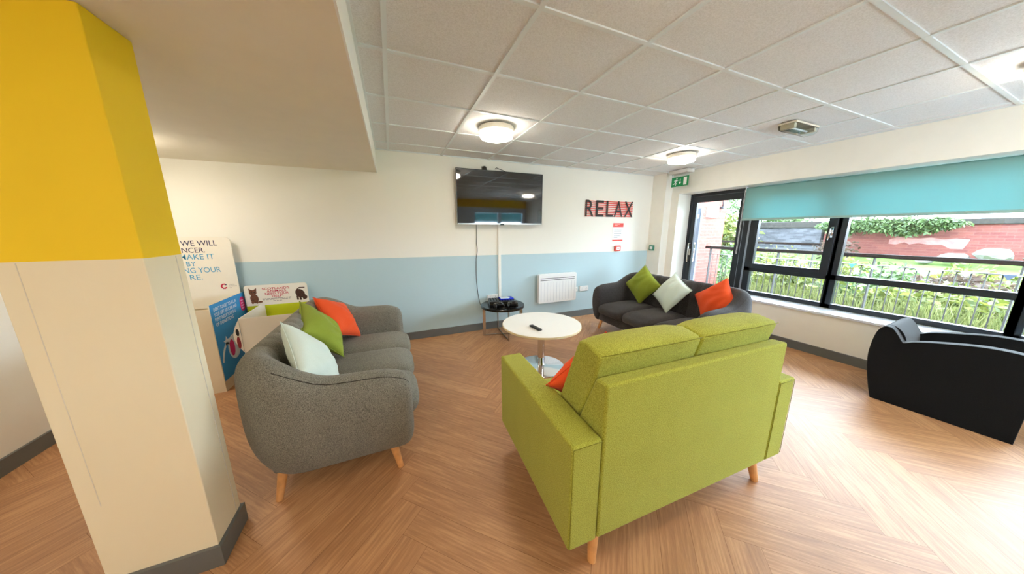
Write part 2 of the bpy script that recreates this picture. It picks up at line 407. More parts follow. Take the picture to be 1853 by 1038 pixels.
skirt('baseboard_back', [(4.487, 3.70), (4.487, YB), (XL, YB)], 'grey vinyl skirting along the blue back wall')
skirt('baseboard_right', [(XR, -1.0), (XR, 2.60)], 'dark grey skirting below the windows')
skirt('baseboard_left', [(XL, YB), (XL, YR)], 'dark skirting along the side wall behind the pillar')
skirt('baseboard_pillar', [(PX0, PY1), (PX0, PY0), (PX1, PY0), (PX1, PY1), (PX0, PY1)][::-1], 'grey vinyl skirting wrapped around the pillar foot')

# ------------------------------------------------------------------ window wall: door, windows, sill, blind
def bar(mb, y0, y1, z0, z1, x0=XG, x1=XG + .07): mb.box(x0, x1, min(y0, y1), max(y0, y1), z0, z1)
d = thing('door_1', 'dark framed glazed balcony door with silver pull handle', 'door', kind='structure')
mb = MB(); bar(mb, 3.56, 3.515, 0, ZH); bar(mb, 2.70, 2.655, 0, ZH); bar(mb, 3.515, 2.70, 2.06, ZH); bar(mb, 3.515, 2.70, 0, .03)
mb.build('door_frame', m_frame, d, bevel=.003, seg=2)
mb = MB(); x0, x1 = XG + .008, XG + .062
mb.box(x0, x1, 3.44, 3.512, .03, 2.057); mb.box(x0, x1, 2.703, 2.76, .03, 2.057); mb.box(x0, x1, 2.76, 3.44, 1.96, 2.057); mb.box(x0, x1, 2.76, 3.44, .03, .13)
lf = mb.build('door_leaf', m_frame, d, bevel=.003, seg=2)
B(XG + .03, XG + .036, 2.755, 3.445, .125, 1.965).build('pane', m_glass, lf)
mb = MB()
for sx in (-1,):
    xx = XG + .008 + .055 * sx
    mb.tube([(XG + .01, 3.468, 1.262), (xx + .012, 3.468, 1.262), (xx, 3.468, 1.25), (xx, 3.468, .945), (xx + .012, 3.468, .933), (XG + .01, 3.468, .933)], .011, 10)
mb.build('pull_handle', m_chrome, d, smooth=True)
mb = MB(); xx = XG + .062 + .055
mb.tube([(XG + .06, 3.468, 1.262), (xx - .012, 3.468, 1.262), (xx, 3.468, 1.25), (xx, 3.468, .945), (xx - .012, 3.468, .933), (XG + .06, 3.468, .933)], .011, 10)
mb.build('pull_handle', m_chrome, d, smooth=True)
B(XG + .0, XG + .008, 3.455, 3.485, 1.05, 1.16).build('lock_plate', m_steel, d)
B(XG - .003, XG + .03, 2.575, 2.598, 0, ZH).build('edge_strip', m_alu, d)
B(XG + .004, XG + .07, 2.598, 2.655, 0, ZH).build('jamb_post', m_frame, d)
B(XG - .001, XG + .01, 2.667, 2.672, .03, ZH - .01).build('weather_seal', m_alu, d)

def window(name, label, yl, yr, sash):
    """yl > yr: frame outer edges along y"""
    d = thing(name, label, 'window', kind='structure')
    mb = MB()
    bar(mb, yl, yl - .08, ZSILL, ZH); bar(mb, yr, yr + .05, ZSILL, ZH); bar(mb, yl, yr, ZSILL, .588); bar(mb, yl, yr, .885, .952); bar(mb, yl, yr, 2.04, ZH)
    mb.build('frame', m_frame, d, bevel=.003, seg=2)
    B(XG + .03, XG + .036, yr + .045, yl - .075, .583, .89).build('pane', m_glass, d)
    if sash:
        mb = MB(); a, b = yl - .07, yr + .04; x0, x1 = XG - .012, XG + .05
        mb.box(x0, x1, a - .035, a, .935, 2.05); mb.box(x0, x1, b, b + .075, .935, 2.05); mb.box(x0, x1, b + .075, a - .035, .935, 1.005); mb.box(x0, x1, b + .075, a - .035, 1.98, 2.05)
        s = mb.build('sash', m_frame, d, bevel=.003, seg=2)
        B(XG + .02, XG + .026, b + .07, a - .03, 1.0, 1.985).build('pane', m_glass, s)
        mb = MB(); hy = b + .03
        mb.box(XG - .02, XG - .012, hy - .012, hy + .012, 1.40, 1.53)
        mb.tube([(XG - .02, hy, 1.505), (XG - .05, hy, 1.505), (XG - .058, hy - .002, 1.495), (XG - .058, hy + .008, 1.37)], [.009, .009, .010, .008], 10)
        mb.build('handle', m_chrome, s, smooth=True)
    else:
        B(XG + .03, XG + .036, yr + .045, yl - .075, .948, 2.045).build('pane', m_glass, d)
    return d
window('window_1', 'dark framed window next to the door with an opening upper sash', 2.575, 1.625, True)
window('window_2', 'wide dark framed fixed window facing the red garden wall', 1.66, .435, False)
window('window_3', 'dark framed window at the far right, mostly cut off', .485, -1.0, False)
struct('trim_3', B(4.63, XG, -1.0, 2.60, ZSILL - .028, ZSILL), mat('grey_sill', (222, 226, 234), .22, vary=.01), 'long pale window sill board', 'window sill', bevel=.004, seg=2)

bl = thing('roller_blind', 'teal roller blind lowered over the top of the windows', 'blind', (4.79, 0, 0))
B(-.001, .001, -.95, 2.605, 1.655, 2.075).build('blind_cloth', m_blind, bl)
MB().tube([(.022, -.95, 2.07), (.022, 2.605, 2.07)], .022, 20).build('roller_tube', m_blind, bl, smooth=True, angle=50)
B(-.008, .008, -.95, 2.605, 1.628, 1.656).build('bottom_bar', mat('blind_hem_bar', (150, 178, 170), .4), bl, bevel=.004)
B(-.012, .05, 2.606, 2.612, 2.03, 2.108).build('bracket', m_plast, bl, bevel=.003)
B(-.012, .05, -.957, -.951, 2.03, 2.108).build('bracket', m_plast, bl, bevel=.003)
MB().tube([(.0, 2.622, 2.07), (0, 2.622, 1.15), (.01, 2.622, 1.14), (.02, 2.622, 1.15), (.02, 2.622, 2.07)], .0022, 6).build('pull_cord', m_plast, bl, smooth=True)

# ------------------------------------------------------------------ ceiling lamps, emergency light, exit sign
def ceiling_lamp(x, y, z, label):
    t = thing('ceiling_lamp', label, 'ceiling lamp', (x, y, z), group='round ceiling lamps')
    MB().lathe([(.135, 0), (.162, -.004), (.166, -.012), (.166, -.045), (.160, -.050)], n=56).build('base_ring', mat('lamp_ring', (244, 236, 220), .4), t, smooth=True, angle=40)
    MB().lathe([(.158, -.046), (.158, -.078), (.150, -.092), (.120, -.102), (.06, -.106), (.001, -.107)], n=56).build('diffuser', m_lamp, t, smooth=True)
    return t
ceiling_lamp(1.0, 2.74, ZC, 'lit round ceiling lamp above the television')
ceiling_lamp(3.55, 2.74, ZC, 'lit round ceiling lamp near the exit sign')
ceiling_lamp(3.60, .40, ZC, 'lit round ceiling lamp at the right edge above the window')
ceiling_lamp(1.0, .40, ZC, 'lit round ceiling lamp over the lime sofa')
ceiling_lamp(-1.90, 3.12, 2.193, 'lit round lamp under the lowered ceiling behind the pillar')
ceiling_lamp(-1.25, -.55, 2.193, 'added unseen lamp under the lowered ceiling before the pillar')  # this and the next two: out of view, added to brighten the pillar front
ceiling_lamp(-1.95, -1.25, 2.193, 'added unseen lamp under the lowered ceiling at the rear left corner')
ceiling_lamp(-.55, -1.25, 2.193, 'added unseen lamp under the lowered ceiling behind the viewer')

em = thing('emergency_light', 'clear plastic emergency light box on the ceiling tiles', 'light', (3.59, 1.60, ZC))
B(-.20, .20, -.068, .068, -.016, 0).build('base_tray', mat('beige_tray', (228, 218, 196), .5), em, bevel=.004)
mb = MB(); pr = [(-.068, -.016), (.068, -.016), (.062, -.055), (.035, -.074), (-.035, -.074), (-.062, -.055)]
mb.prism(pr, -.198, .198, lambda a, b, dd: V((dd, a, b))); mb.build('clear_cover', m_clear, em, bevel=.006)
MB().tube([(-.15, 0, -.04), (.15, 0, -.04)], .008, 10).build('tube_lamp', m_plast, em, smooth=True)
m_eb = mat('beige_block', (214, 200, 170), .5)
B(-.19, -.15, -.05, .05, -.055, -.016).build('end_block', m_eb, em); B(.16, .19, -.05, .05, -.05, -.016).build('end_block', m_eb, em)

ex = thing('exit_sign', 'green running man exit sign hanging over the door', 'sign', (4.45, 3.415, 0))
B(-.075, .09, -.165, .165, 2.40, ZC).build('lamp_housing', mat('housing_grey', (205, 202, 196), .5), ex, bevel=.008)
B(-.004, .004, -.155, .155, 2.19, 2.40).build('acrylic_plate', m_clear, ex)
mb = MB(); mb.box(-.006, -.0042, -.15, .15, 2.203, 2.352); mb.build('green_panel', m_green, ex)
U, Vv = (0, -1, 0), (0, 0, 1); O = (-.006, .15, 2.203)
mb = MB()
patch(mb, [(.215, .015), (.27, .015), (.27, .135), (.215, .135)], O, U, Vv, .0008)
patch(mb, stroke([(.155, .115), (.155, .05)], .012), O, U, Vv, .0008); patch(mb, [(.132, .065), (.178, .065), (.155, .032)], O, U, Vv, .0008)
patch(mb, ell(.093, .125, .011, .011), O, U, Vv, .0008)
for st, wd in (([(.088, .11), (.07, .065)], .022), ([(.07, .07), (.088, .05), (.075, .02)], .012), ([(.07, .065), (.05, .045), (.028, .043)], .012), ([(.085, .105), (.108, .09), (.118, .1)], .009), ([(.083, .107), (.06, .105), (.05, .085)], .009)):
    patch(mb, stroke(st, wd), O, U, Vv, .0010)
mb.build('running_man', m_print, ex)

# ------------------------------------------------------------------ things on the back wall
YF = YB - .002
tv = thing('television', 'large black flat television mounted on the back wall', 'television', (1.488, 3.885, 1.945))
tv.rotation_euler = (R(.4), 0, 0)
TW, TH = 1.295, .722
B(-TW / 2, TW / 2, 0, .028, -TH / 2, TH / 2).build('casing', mat('silver_casing', (170, 165, 158), .3, .5), tv, bevel=.004)
B(-TW / 2 + .004, TW / 2 - .004, -.003, .0, -TH / 2 + .012, TH / 2 - .004).build('screen', m_scr, tv)
mb = MB(); a, b, c, dd = -TW / 2, TW / 2, -TH / 2, TH / 2
mb.box(a, b, -.005, .002, dd - .008, dd); mb.box(a, a + .008, -.005, .002, c, dd); mb.box(b - .008, b, -.005, .002, c, dd)
mb.build('bezel', m_black, tv); B(a, b, -.006, .002, c - .002, c + .013).build('bottom_rim', m_steel, tv)
B(-.03, .03, -.009, .0, c - .012, c + .008).build('logo_bar', m_black, tv, bevel=.002)
B(-.25, .25, .028, .07, -.18, .18).build('wall_mount', m_matt, tv)
wc = thing('wall_camera', 'small black dome camera on the wall above the television', 'camera', (1.255, YF, 2.335))
MB().lathe([(.001, .034), (.02, .028), (.031, .012), (.034, -.008), (.03, -.03), (.001, -.032)], n=20).build('dome', m_black, wc, smooth=True, loc=(0, -.035, 0))
B(-.03, .03, -.012, 0, -.03, .03).build('mount', m_black, wc)
cl = MB().tube([(1.42, 3.97, 2.345), (1.44, 3.962, 2.362), (1.47, 3.962, 2.352), (1.55, 3.962, 2.33), (1.62, 3.96, 2.305)], .004, 8).build('aerial_cable', m_black, smooth=True)
tag(cl, 'short black cable poking up behind the television top', 'cable')
tr = MB().box(1.449, 1.491, YF - .022, YF, .42, 1.60).build('cable_trunking', m_wall, bevel=.003)
tag(tr, 'vertical white cable trunking below the television', 'trunking')
cp = [(1.126, 1.60), (1.124, 1.50), (1.128, 1.40), (1.118, 1.32), (1.126, 1.27), (1.133, 1.22), (1.122, 1.16), (1.108, 1.11), (1.106, .98), (1.103, .86), (1.105, .75), (1.118, .62), (1.130, .50), (1.150, .40), (1.2, .35), (1.3, .345), (1.36, .37)]
pc = MB().tube([(x, YF - .014 - (.004 * sin(i * 2.1)), z) for i, (x, z) in enumerate(cp)], .0048, 8).build('power_cable', m_black, smooth=True, sub=1)
tag(pc, 'long black cable hanging from the television to the side table', 'cable')

ht = thing('panel_heater', 'white electric panel heater on the blue wall', 'heater', (2.46, YF, 0))
mb = MB(); mb.prism(rrect(-.36, .36, .33, .81, .025), .03, .10, lambda a, b, q: V((a, -q, b))); mb.build('casing', m_plast, ht, bevel=.008)
B(-.25, .25, -.03, 0, .42, .70).build('wall_bracket', m_matt, ht)
mb = MB()
for z in (.705, .735): mb.box(-.33, .315, -.1015, -.095, z, z + .008)
mb.build('grille_slot', m_matt, ht)
mb = MB()
for i in range(12): x = -.315 + i * .0575; mb.box(x, x + .0035, -.1012, -.097, .36, .675)
mb.build('front_groove', mat('groove_grey', (196, 198, 204), .5), ht)
def socket(name, label, x0, x1, z0, z1, n=2):
    t = thing(name, label, 'socket', ((x0 + x1) / 2, YF, (z0 + z1) / 2)); w2, h2 = (x1 - x0) / 2, (z1 - z0) / 2
    B(-w2, w2, -.014, 0, -h2, h2).build('face_plate', m_plast, t, bevel=.004)
    for i in range(n):
        mb = MB(); cx = (-.5 + i) * w2 if n > 1 else 0
        mb.box(cx - .003, cx + .003, -.0146, -.013, .008, .018); mb.box(cx - .016, cx - .009, -.0146, -.013, -.012, -.007); mb.box(cx + .009, cx + .016, -.0146, -.013, -.012, -.007)
        mb.build('pin_hole', m_grey, t)
    B(-.014, .014, -.017, -.013, h2 - .022, h2 - .008).build('switch', m_plast, t, bevel=.001)
    return t
socket('wall_socket', 'white double socket beside the dark sofa arm', 2.955, 3.14, .45, .54)
socket('fused_spur', 'small white switch plate at the heater side', 2.845, 2.915, .455, .535, 1)
socket('wall_socket', 'white double socket behind the side table', 1.27, 1.44, .45, .54)

rx = thing('relax_sign', 'slatted red wall sign with the black word RELAX', 'sign', (2.995, YF, 1.722))
Ws, Hs = 1.04, .268
mb = MB()
for i in range(9): z = .004 + i * (Hs - .026) / 8; mb.box(.005, Ws - .005, -.012, -.002, z, z + .0135)
mb.build('red_slat', mat('sign_red', (222, 62, 44), .6, vary=.2, scale=9), rx)
for x in (.1, .5, .9): B(x, x + .02, -.002, 0, .0, Hs).build('back_batten', m_wall, rx)
for ch, a, b in (('R', 138, 205), ('E', 222, 288), ('L', 308, 368), ('A', 375, 452), ('X', 465, 545)):
    a, b = (a - 138) / 407 * Ws, (b - 138) / 407 * Ws
    text('letter', ch, mat('sign_black', (40, 34, 32), .6), rx, (a, -.0125, 0), (1, 0, 0), (0, 0, 1), b - a, Hs, .003, .004)
nt = thing('fire_notice', 'white fire action notice with red header band below the RELAX sign', 'notice', (3.614, YF, 1.305))
B(0, .24, -.003, 0, 0, .318).build('sheet', m_print, nt)
B(.004, .236, -.004, -.003, .245, .314).build('red_band', m_red, nt); B(.002, .238, -.004, -.003, .0, .024).build('red_band', m_red, nt)
mb = MB()
for i, (x1, z) in enumerate(((.13, .205), (.2, .19), (.19, .165), (.2, .14), (.2, .128), (.16, .1), (.19, .085), (.12, .06))): mb.box(.03, x1, -.0038, -.003, z, z + .005)
mb.build('fine_print', mat('pale_grey_print', (125, 125, 128), .6), nt)
mb = MB(); mb.box(.03, .15, -.0045, -.004, .288, .298); mb.box(.03, .1, -.0045, -.004, .268, .278); mb.build('header_print', mat('pale_red_print', (244, 170, 155), .6), nt)
cpnt = thing('fire_call_point', 'small red fire alarm call point under the notice', 'alarm', (3.735, YF, 1.175))
B(-.062, .062, -.035, 0, -.048, .048).build('case', m_red, cpnt, bevel=.006)
B(-.036, .036, -.037, -.03, -.03, .026).build('break_glass', m_print, cpnt); B(-.018, .018, -.038, -.0365, -.006, .004).build('mark', m_red, cpnt)
gs = thing('door_release', 'small green door release box by the room corner', 'switch', (4.487, 3.868, 1.17))
B(-.03, 0, -.052, .052, -.048, .048).build('case', mat('release_green', (70, 140, 120), .5), gs, bevel=.006)
B(-.032, -.028, -.028, .028, -.026, .026).build('centre_pane', m_print, gs)

# ------------------------------------------------------------------ three-seat sofas
def tub_sofa(label, loc, rz, fab):
    L, D = 1.78, .87; t = thing('sofa', label, 'sofa', loc, rz, 'grey three seat sofas')
    ta, r = .15, .20; xa, yb = ta / 2 + .02, D - .09
    path = [(xa, .05)]
    n = 26
    ys = [.05 + (yb - r - .05) * i / 10 for i in range(1, 11)]
    path += [(xa, y) for y in ys]
    path += [(xa + r - r * cos(a), yb - r + r * sin(a)) for a in [pi / 2 * i / 6 for i in range(1, 7)]]
    nseam = 10; xs0, xs1 = xa + r, L - xa - r; seams = [xs0 + (xs1 - xs0) * (i + .5) / nseam for i in range(nseam)]
    bx = []
    for s_ in seams: bx += [(s_ - .026, 0), (s_, 1), (s_ + .026, 0)]
    back = [((x, yb), f) for x, f in bx]
    P = [(p, 0) for p in path] + back + [((xs1, yb), 0)] + [((L - p[0], p[1]), 0) for p in reversed(path[:-1])]
    pts = [V((p[0], p[1], 0)) for p, f in P]; N = len(pts)
    def height(y):
        s_ = max(0, min(1, (y - .40) / (yb - .44))); s_ = s_ * s_ * (3 - 2 * s_); return .69 + .015 * min(1, y / .4) + .15 * s_ - .05 * max(0, 1 - y / .17) ** 2
    mb = MB(); m = 0
    rows = []
    for i, p in enumerate(pts):
        tg = (pts[min(i + 1, N - 1)] - pts[max(i - 1, 0)]).normalized(); nn = V((-tg.y, tg.x, 0))   # outward: path runs round with outside on the left
        h = height(p.y); isb = max(0, min(1, (p.y - .35) / (yb - .4))); tk = ta + .01 * isb; hh = tk / 2
        g = .024 if P[i][1] else 0
        lean = .03 * isb
        sec = [(hh - .075, .145), (hh - .03, .20), (hh + .012, .32), (hh + .024, .46), (hh + .022, h - .16), (hh + .012, h - .06), (hh * .55, h - .006),
               (-.1 * hh, h + .003 - g * .6), (-hh * .72, h - .018 - g), (-hh - .004 + g, h - .085), (-hh - .012 - lean * .3 + g, h - .20), (-hh - .016 - lean + g, .47), (-hh - .02 - lean, .36), (-hh, .20), (-hh * .4, .145)]
        e = min(p.y - .05, .2); sc_ = 1.0
        rows.append([(p + nn * a + V((0, 0, z))) for a, z in sec])
    def cap(row, out, k, dz):
        c = sum((q for q in row), V((0, 0, 0))) / len(row)
        return [V((c.x + (q.x - c.x) * k, q.y + out, c.z + (q.z - c.z) * (1 - dz))) for q in row]
    a0, a1 = rows[0], rows[-1]
    rows = [cap(a0, -.056, .35, .52), cap(a0, -.050, .66, .27), cap(a0, -.030, .91, .09)] + rows + [cap(a1, -.030, .91, .09), cap(a1, -.050, .66, .27), cap(a1, -.056, .35, .52)]
    m = len(rows[0]); vs = [q for rw in rows for q in rw]; fs = []
    for i in range(len(rows) - 1):
        for j in range(m): fs.append((i * m + j, i * m + (j + 1) % m, (i + 1) * m + (j + 1) % m, (i + 1) * m + j))
    fs += [tuple(range(m)), tuple(range((len(rows) - 1) * m, len(rows) * m))]
    mb.add(vs, fs); fr = mb.build('tub_frame', fab, t, smooth=True, sub=2)
    dg = bpy.context.evaluated_depsgraph_get(); bv = BVHTree.FromObject(fr, dg)
    R_ = rows[1:-1]; na = [i for i, rw in enumerate(R_) if i < len(R_) / 2 and rw[6].y < .66]
    for side in (na, [len(R_) - 1 - i for i in na]):
        pp = []
        for i in side:
            q = R_[i][5] * .45 + R_[i][6] * .55 + V((0, 0, .02)); hit = bv.find_nearest(q); pp.append(hit[0] + hit[1] * .0008)
        MB().tube(pp, .0022, 6).build('piping', m_seam, t, smooth=True)
    rbox(L - .22, D - .14, .16, .05, 7).build('seat_base', fab, t, smooth=True, loc=(L / 2, .03 + (D - .14) / 2, .145))
    cw = (L - 2 * ta - .06) / 3
    for i in range(3):
        rbox(cw - .004, .70, .15, .055, 9, .028, .035).build('seat_cushion', fab, t, smooth=True, loc=(ta + .03 + cw * (i + .5), .325, .272), sub=1)
    for lx, ly, sx, sy in ((.13, .13, -.03, -.035), (L - .13, .13, .03, -.035), (.15, D - .16, -.03, .03), (L - .15, D - .16, .03, .03)):
        MB().tube([(lx, ly, .165), (lx + sx, ly + sy, 0)], [.026, .017], 18).build('leg', m_oak, t, smooth=True, angle=50)
    return t
tub_sofa('grey three seat tub sofa beside the yellow pillar', (.035, 1.62, 0), R(90), m_grey_fab)
tub_sofa('grey three seat tub sofa, backlight shade in its colour, under the window by the door', (2.77, 3.42, 0), R(-90), m_grey_shaded_fab)  # same grey sofa model, its cloth darkened as if backlit

# ------------------------------------------------------------------ lime loveseat
lv = thing('loveseat', 'lime green two seat sofa seen from behind', 'sofa', (.583, .779, 0), R(-2.0))
LW, LD = 1.487, .87
def panel(name, poly, x0, x1, bev=.012, m=m_lime_fab):
    mb = MB(); mb.prism(poly, x0, x1, lambda a, b, q: V((q, a, b))); return mb.build(name, m, lv, bevel=bev, seg=4)
for x0, x1 in ((0, .143), (LW - .143, LW)):
    ar = panel('arm', [(-.0, .16), (LD, .185), (LD + .005, .675), (0, .67)], x0, x1)
panel('back_frame', [(.0, .16), (.30, .16), (.265, .45), (.075, .90), (.0, .905)], .146, LW - .146, .014)
panel('seat_base', [(.28, .17), (LD - .03, .19), (LD - .03, .31), (.28, .31)], .146, LW - .146)
cwid = (LW - .292) / 2
for i in range(2):
    x = .146 + cwid * (i + .5)
    rbox(cwid - .006, .62, .145, .04, 9, .025, .02).build('seat_cushion', m_lime_fab, lv, smooth=True, loc=(x, .57, .305), sub=1)
    # back cushion: a thick wedge-edged box leaning on the frame
    mb = MB(); hw = cwid / 2 - .004
    prof = [(.268, .46), (.085, .862), (.052, .997), (.068, 1.014), (.155, 1.032), (.215, 1.018), (.36, .66), (.425, .465)]
    n = 9; vs = []; fs = []
    for a in range(n):
        u = -1 + 2 * a / (n - 1); k_ = 1 - abs(u) ** 4
        cy = sum(p[0] for p in prof) / len(prof); cz = sum(p[1] for p in prof) / len(prof)
        for (py, pz) in prof:
            s_ = .965 + .035 * k_ if abs(u) < 1 else .955
            vs.append((x + u * hw, cy + (py - cy) * s_ + (.012 * k_ if py > .2 else -.004 * k_), cz + (pz - cz) * s_ + (.006 * k_ if pz > .9 else 0)))
    m_ = len(prof)
    for a in range(n - 1):
        for b in range(m_): fs.append((a * m_ + b, a * m_ + (b + 1) % m_, (a + 1) * m_ + (b + 1) % m_, (a + 1) * m_ + b))
    fs += [tuple(range(m_)), tuple(range((n - 1) * m_, n * m_))]
    mb.add(vs, fs); bc = mb.build('back_cushion', m_lime_fab, lv, bevel=.014, seg=3)
    pts = [(x + (-1 + 2 * a / 12) * (hw - .006), .049 + .004 * abs(-1 + 2 * a / 12) ** 4, 1.000) for a in range(13)]
    MB().tube(pts, .0018, 6).build('piping', m_lime_seam, bc, smooth=True)
for x0, x1 in ((0.004, .139), (LW - .139, LW - .004)):
    mb = MB()
    for xx in (x0, x1): mb.tube([(xx, -.0005, .175), (xx, -.0005, .655)], .0014, 6)
    mb.tube([(x0, -.0005, .658), (x1, -.0005, .658)], .0014, 6); mb.build('piping', m_lime_seam, lv, smooth=True)
for lx, ly, sx, sy in ((.175, .06, -.025, -.03), (LW - .175, .06, .03, -.03), (.175, LD - .1, -.025, .03), (LW - .175, LD - .1, .025, .03)):
    MB().tube([(lx, ly, .17), (lx + sx, ly + sy, 0)], [.027, .019], 18).build('leg', m_oak, lv, smooth=True, angle=50)

# ------------------------------------------------------------------ black armchair
def spline(P, n=5):
    Q = [V(p + (0,)) for p in P]; out = []
    for i in range(len(Q) - 1):
        p0, p1, p2, p3 = Q[max(0, i - 1)], Q[i], Q[i + 1], Q[min(len(Q) - 1, i + 2)]
        for j in range(n):
            t = j / n; out.append(.5 * ((2 * p1) + (p2 - p0) * t + (2 * p0 - 5 * p1 + 4 * p2 - p3) * t * t + (3 * p1 - p0 - 3 * p2 + p3) * t ** 3))
    return [(q.x, q.y) for q in out] + [P[-1]]
ac = thing('armchair', 'black armchair with a rolled back under the window', 'armchair', (3.898, .865, 0), R(2.7))
side = [(0, 0), (.03, .12), (.058, .27), (.072, .40), (.066, .54), (.05, .627), (.022, .668), (0, .674), (-.025, .664), (-.058, .618), (-.088, .566), (-.105, .562), (-.15, .585), (-.27, .618), (-.44, .65), (-.58, .648), (-.645, .625), (-.665, .56), (-.66, .4), (-.652, 0)]
for x0, x1 in ((0, .085), (.485, .57)):
    mb = MB(); mb.prism(spline(side), x0, x1, lambda a, b, q: V((q, a, b))); mb.build('side_panel', m_blk_fab, ac, bevel=.018, seg=4)
mb = MB(); bk = [(.0, .05), (.03, .12), (.06, .27), (.074, .40), (.068, .54), (.052, .629), (.024, .670), (0, .676), (-.03, .667), (-.066, .632), (-.092, .578), (-.105, .50), (-.10, .40), (-.10, .05)]
mb.prism(spline(bk), .08, .49, lambda a, b, q: V((q, a, b))); mb.build('rolled_back', m_blk_fab, ac, bevel=.006, seg=2)
B(.08, .49, -.63, -.09, .03, .26).build('seat_base', m_blk_fab, ac, bevel=.012)
rbox(.40, .56, .13, .045, 7, .02, .015).build('seat_cushion', m_blk_fab, ac, smooth=True, loc=(.285, -.37, .255), sub=1)

# ------------------------------------------------------------------ tables and what stands on them
ct = thing('coffee_table', 'round white coffee table on a chrome pedestal', 'table', (1.435, 2.575, 0))
MB().lathe([(.001, .478), (.41, .478), (.422, .482), (.425, .488), (.425, .5), (.421, .505), (.001, .506)], n=72).build('table_top', mat('white_laminate', (246, 243, 236), .3, vary=.01), ct, smooth=True, angle=30)
MB().lathe([(.426, .482), (.4268, .484), (.4268, .501), (.426, .503), (.4245, .503), (.4245, .482)], n=72).build('edge_band', mat('cream_edging', (236, 218, 176), .5), ct, smooth=True, angle=30)
MB().lathe([(.001, .018), (.038, .018), (.038, .478), (.001, .478)], n=32).build('column', m_chrome, ct, smooth=True, angle=40)
MB().lathe([(.001, 0), (.26, 0), (.262, .004), (.258, .009), (.12, .018), (.05, .024), (.001, .024)], n=64).build('base_plate', m_chrome, ct, smooth=True, angle=40)
rc = thing('remote_control', 'slim black remote control lying on the white table', 'remote control', (1.295, 2.448, .506), R(-82))
B(-.085, .085, -.022, .022, 0, .018).build('body', m_black, rc, bevel=.006)
mb = MB()
for i in range(6):
    for j in range(3): mb.box(-.065 + i * .022, -.055 + i * .022, -.014 + j * .011, -.007 + j * .011, .018, .0195)
mb.build('keypad', mat('rubber_key', (70, 70, 72), .6), rc)

st = thing('side_table', 'round black side table on crossed chrome frames', 'table', (1.395, 3.655, 0), R(0))
MB().lathe([(.001, .425), (.305, .425), (.312, .43), (.312, .455), (.307, .46), (.001, .46)], n=64).build('table_top', mat('black_gloss_top', (18, 19, 21), .18, vary=.1), st, smooth=True, angle=30)
def uframe(ang):
    mb = MB(); mx = M.Rotation(ang, 4, 'Z'); r_, wd, th = .29, .042, .012
    mb.box(-r_, r_, -th / 2, th / 2, 0, .02, mx); mb.box(-r_, -r_ + wd, -th / 2, th / 2, .02, .425, mx); mb.box(r_ - wd, r_, -th / 2, th / 2, .02, .425, mx); return mb
uframe(R(-14)).build('frame', m_steel, st, bevel=.0015, seg=2)
uframe(R(86)).build('frame', m_steel, st, bevel=.0015, seg=2)
co = thing('games_console', 'black games console on the side table', 'games console', (1.40, 3.70, .46), R(-12))
mb = MB(); mb.prism([(-.12, 0), (.12, 0), (.13, .03), (.11, .062), (-.13, .062), (-.135, .03)], -.19, .19, lambda a, b, q: V((q, a, b))); mb.build('case', m_black, co, bevel=.004)
B(-.188, .188, -.137, -.128, .028, .034).build('front_slot', m_steel, co)
mb = MB()
for i in range(9): mb.box(-.17 + i * .04, -.155 + i * .04, -.10, .10, .062, .064)
mb.build('vent_ridge', m_matt, co)
def gamepad(label, loc, rz, rx_):
    t = thing('game_controller', label, 'game controller', loc, rz, 'black game controllers'); t.rotation_euler = (R(rx_), 0, rz)
    mb = MB(); out = [(-.075, -.05), (-.06, -.055), (-.04, -.015), (.04, -.015), (.06, -.055), (.075, -.05), (.078, .0), (.062, .04), (.03, .045), (-.03, .045), (-.062, .04), (-.078, 0)]
    mb.prism(out, .0, .034, lambda a, b, q: V((a, b, q))); mb.build('shell', m_black, t, bevel=.012, seg=3)
    for x in (-.03, .03): MB().lathe([(.007, 0), (.007, .012), (.012, .014), (.011, .02), (.001, .021)], (x, -.004, .032), 16).build('thumb_stick', m_black, t, smooth=True)
    mb = MB()
    for a in range(4): mb.lathe([(.005, 0), (.005, .005), (.001, .006)], (.05 + .012 * cos(a * pi / 2), .018 + .012 * sin(a * pi / 2), .032), 10)
    mb.build('action_button', m_steel, t, smooth=True)
    mb = MB(); mb.box(-.062, -.038, .014, .022, .032, .038); mb.box(-.054, -.046, .006, .03, .032, .038); mb.build('direction_pad', m_steel, t)
gamepad('black game controller on the left front of the side table', (1.275, 3.500, .484), R(8), 24)
gamepad('black game controller on the right front of the side table', (1.47, 3.465, .484), R(-18), 24)
gc = thing('game_case', 'blue plastic game case lying on the black console', 'game case', (1.465, 3.70, .525), R(-8))
B(-.10, .10, -.068, .068, 0, .016).build('case', mat('blue_plastic', (30, 50, 220), .2, vary=.05), gc, bevel=.004)
mb = MB(); patch(mb, [(-.085, -.058), (.03, -.058), (.06, .0), (.03, .058), (-.085, .058)], (0, 0, .016), (1, 0, 0), (0, 1, 0), .0003); mb.build('cover_print', mat('pale_cover', (190, 205, 215), .3), gc)

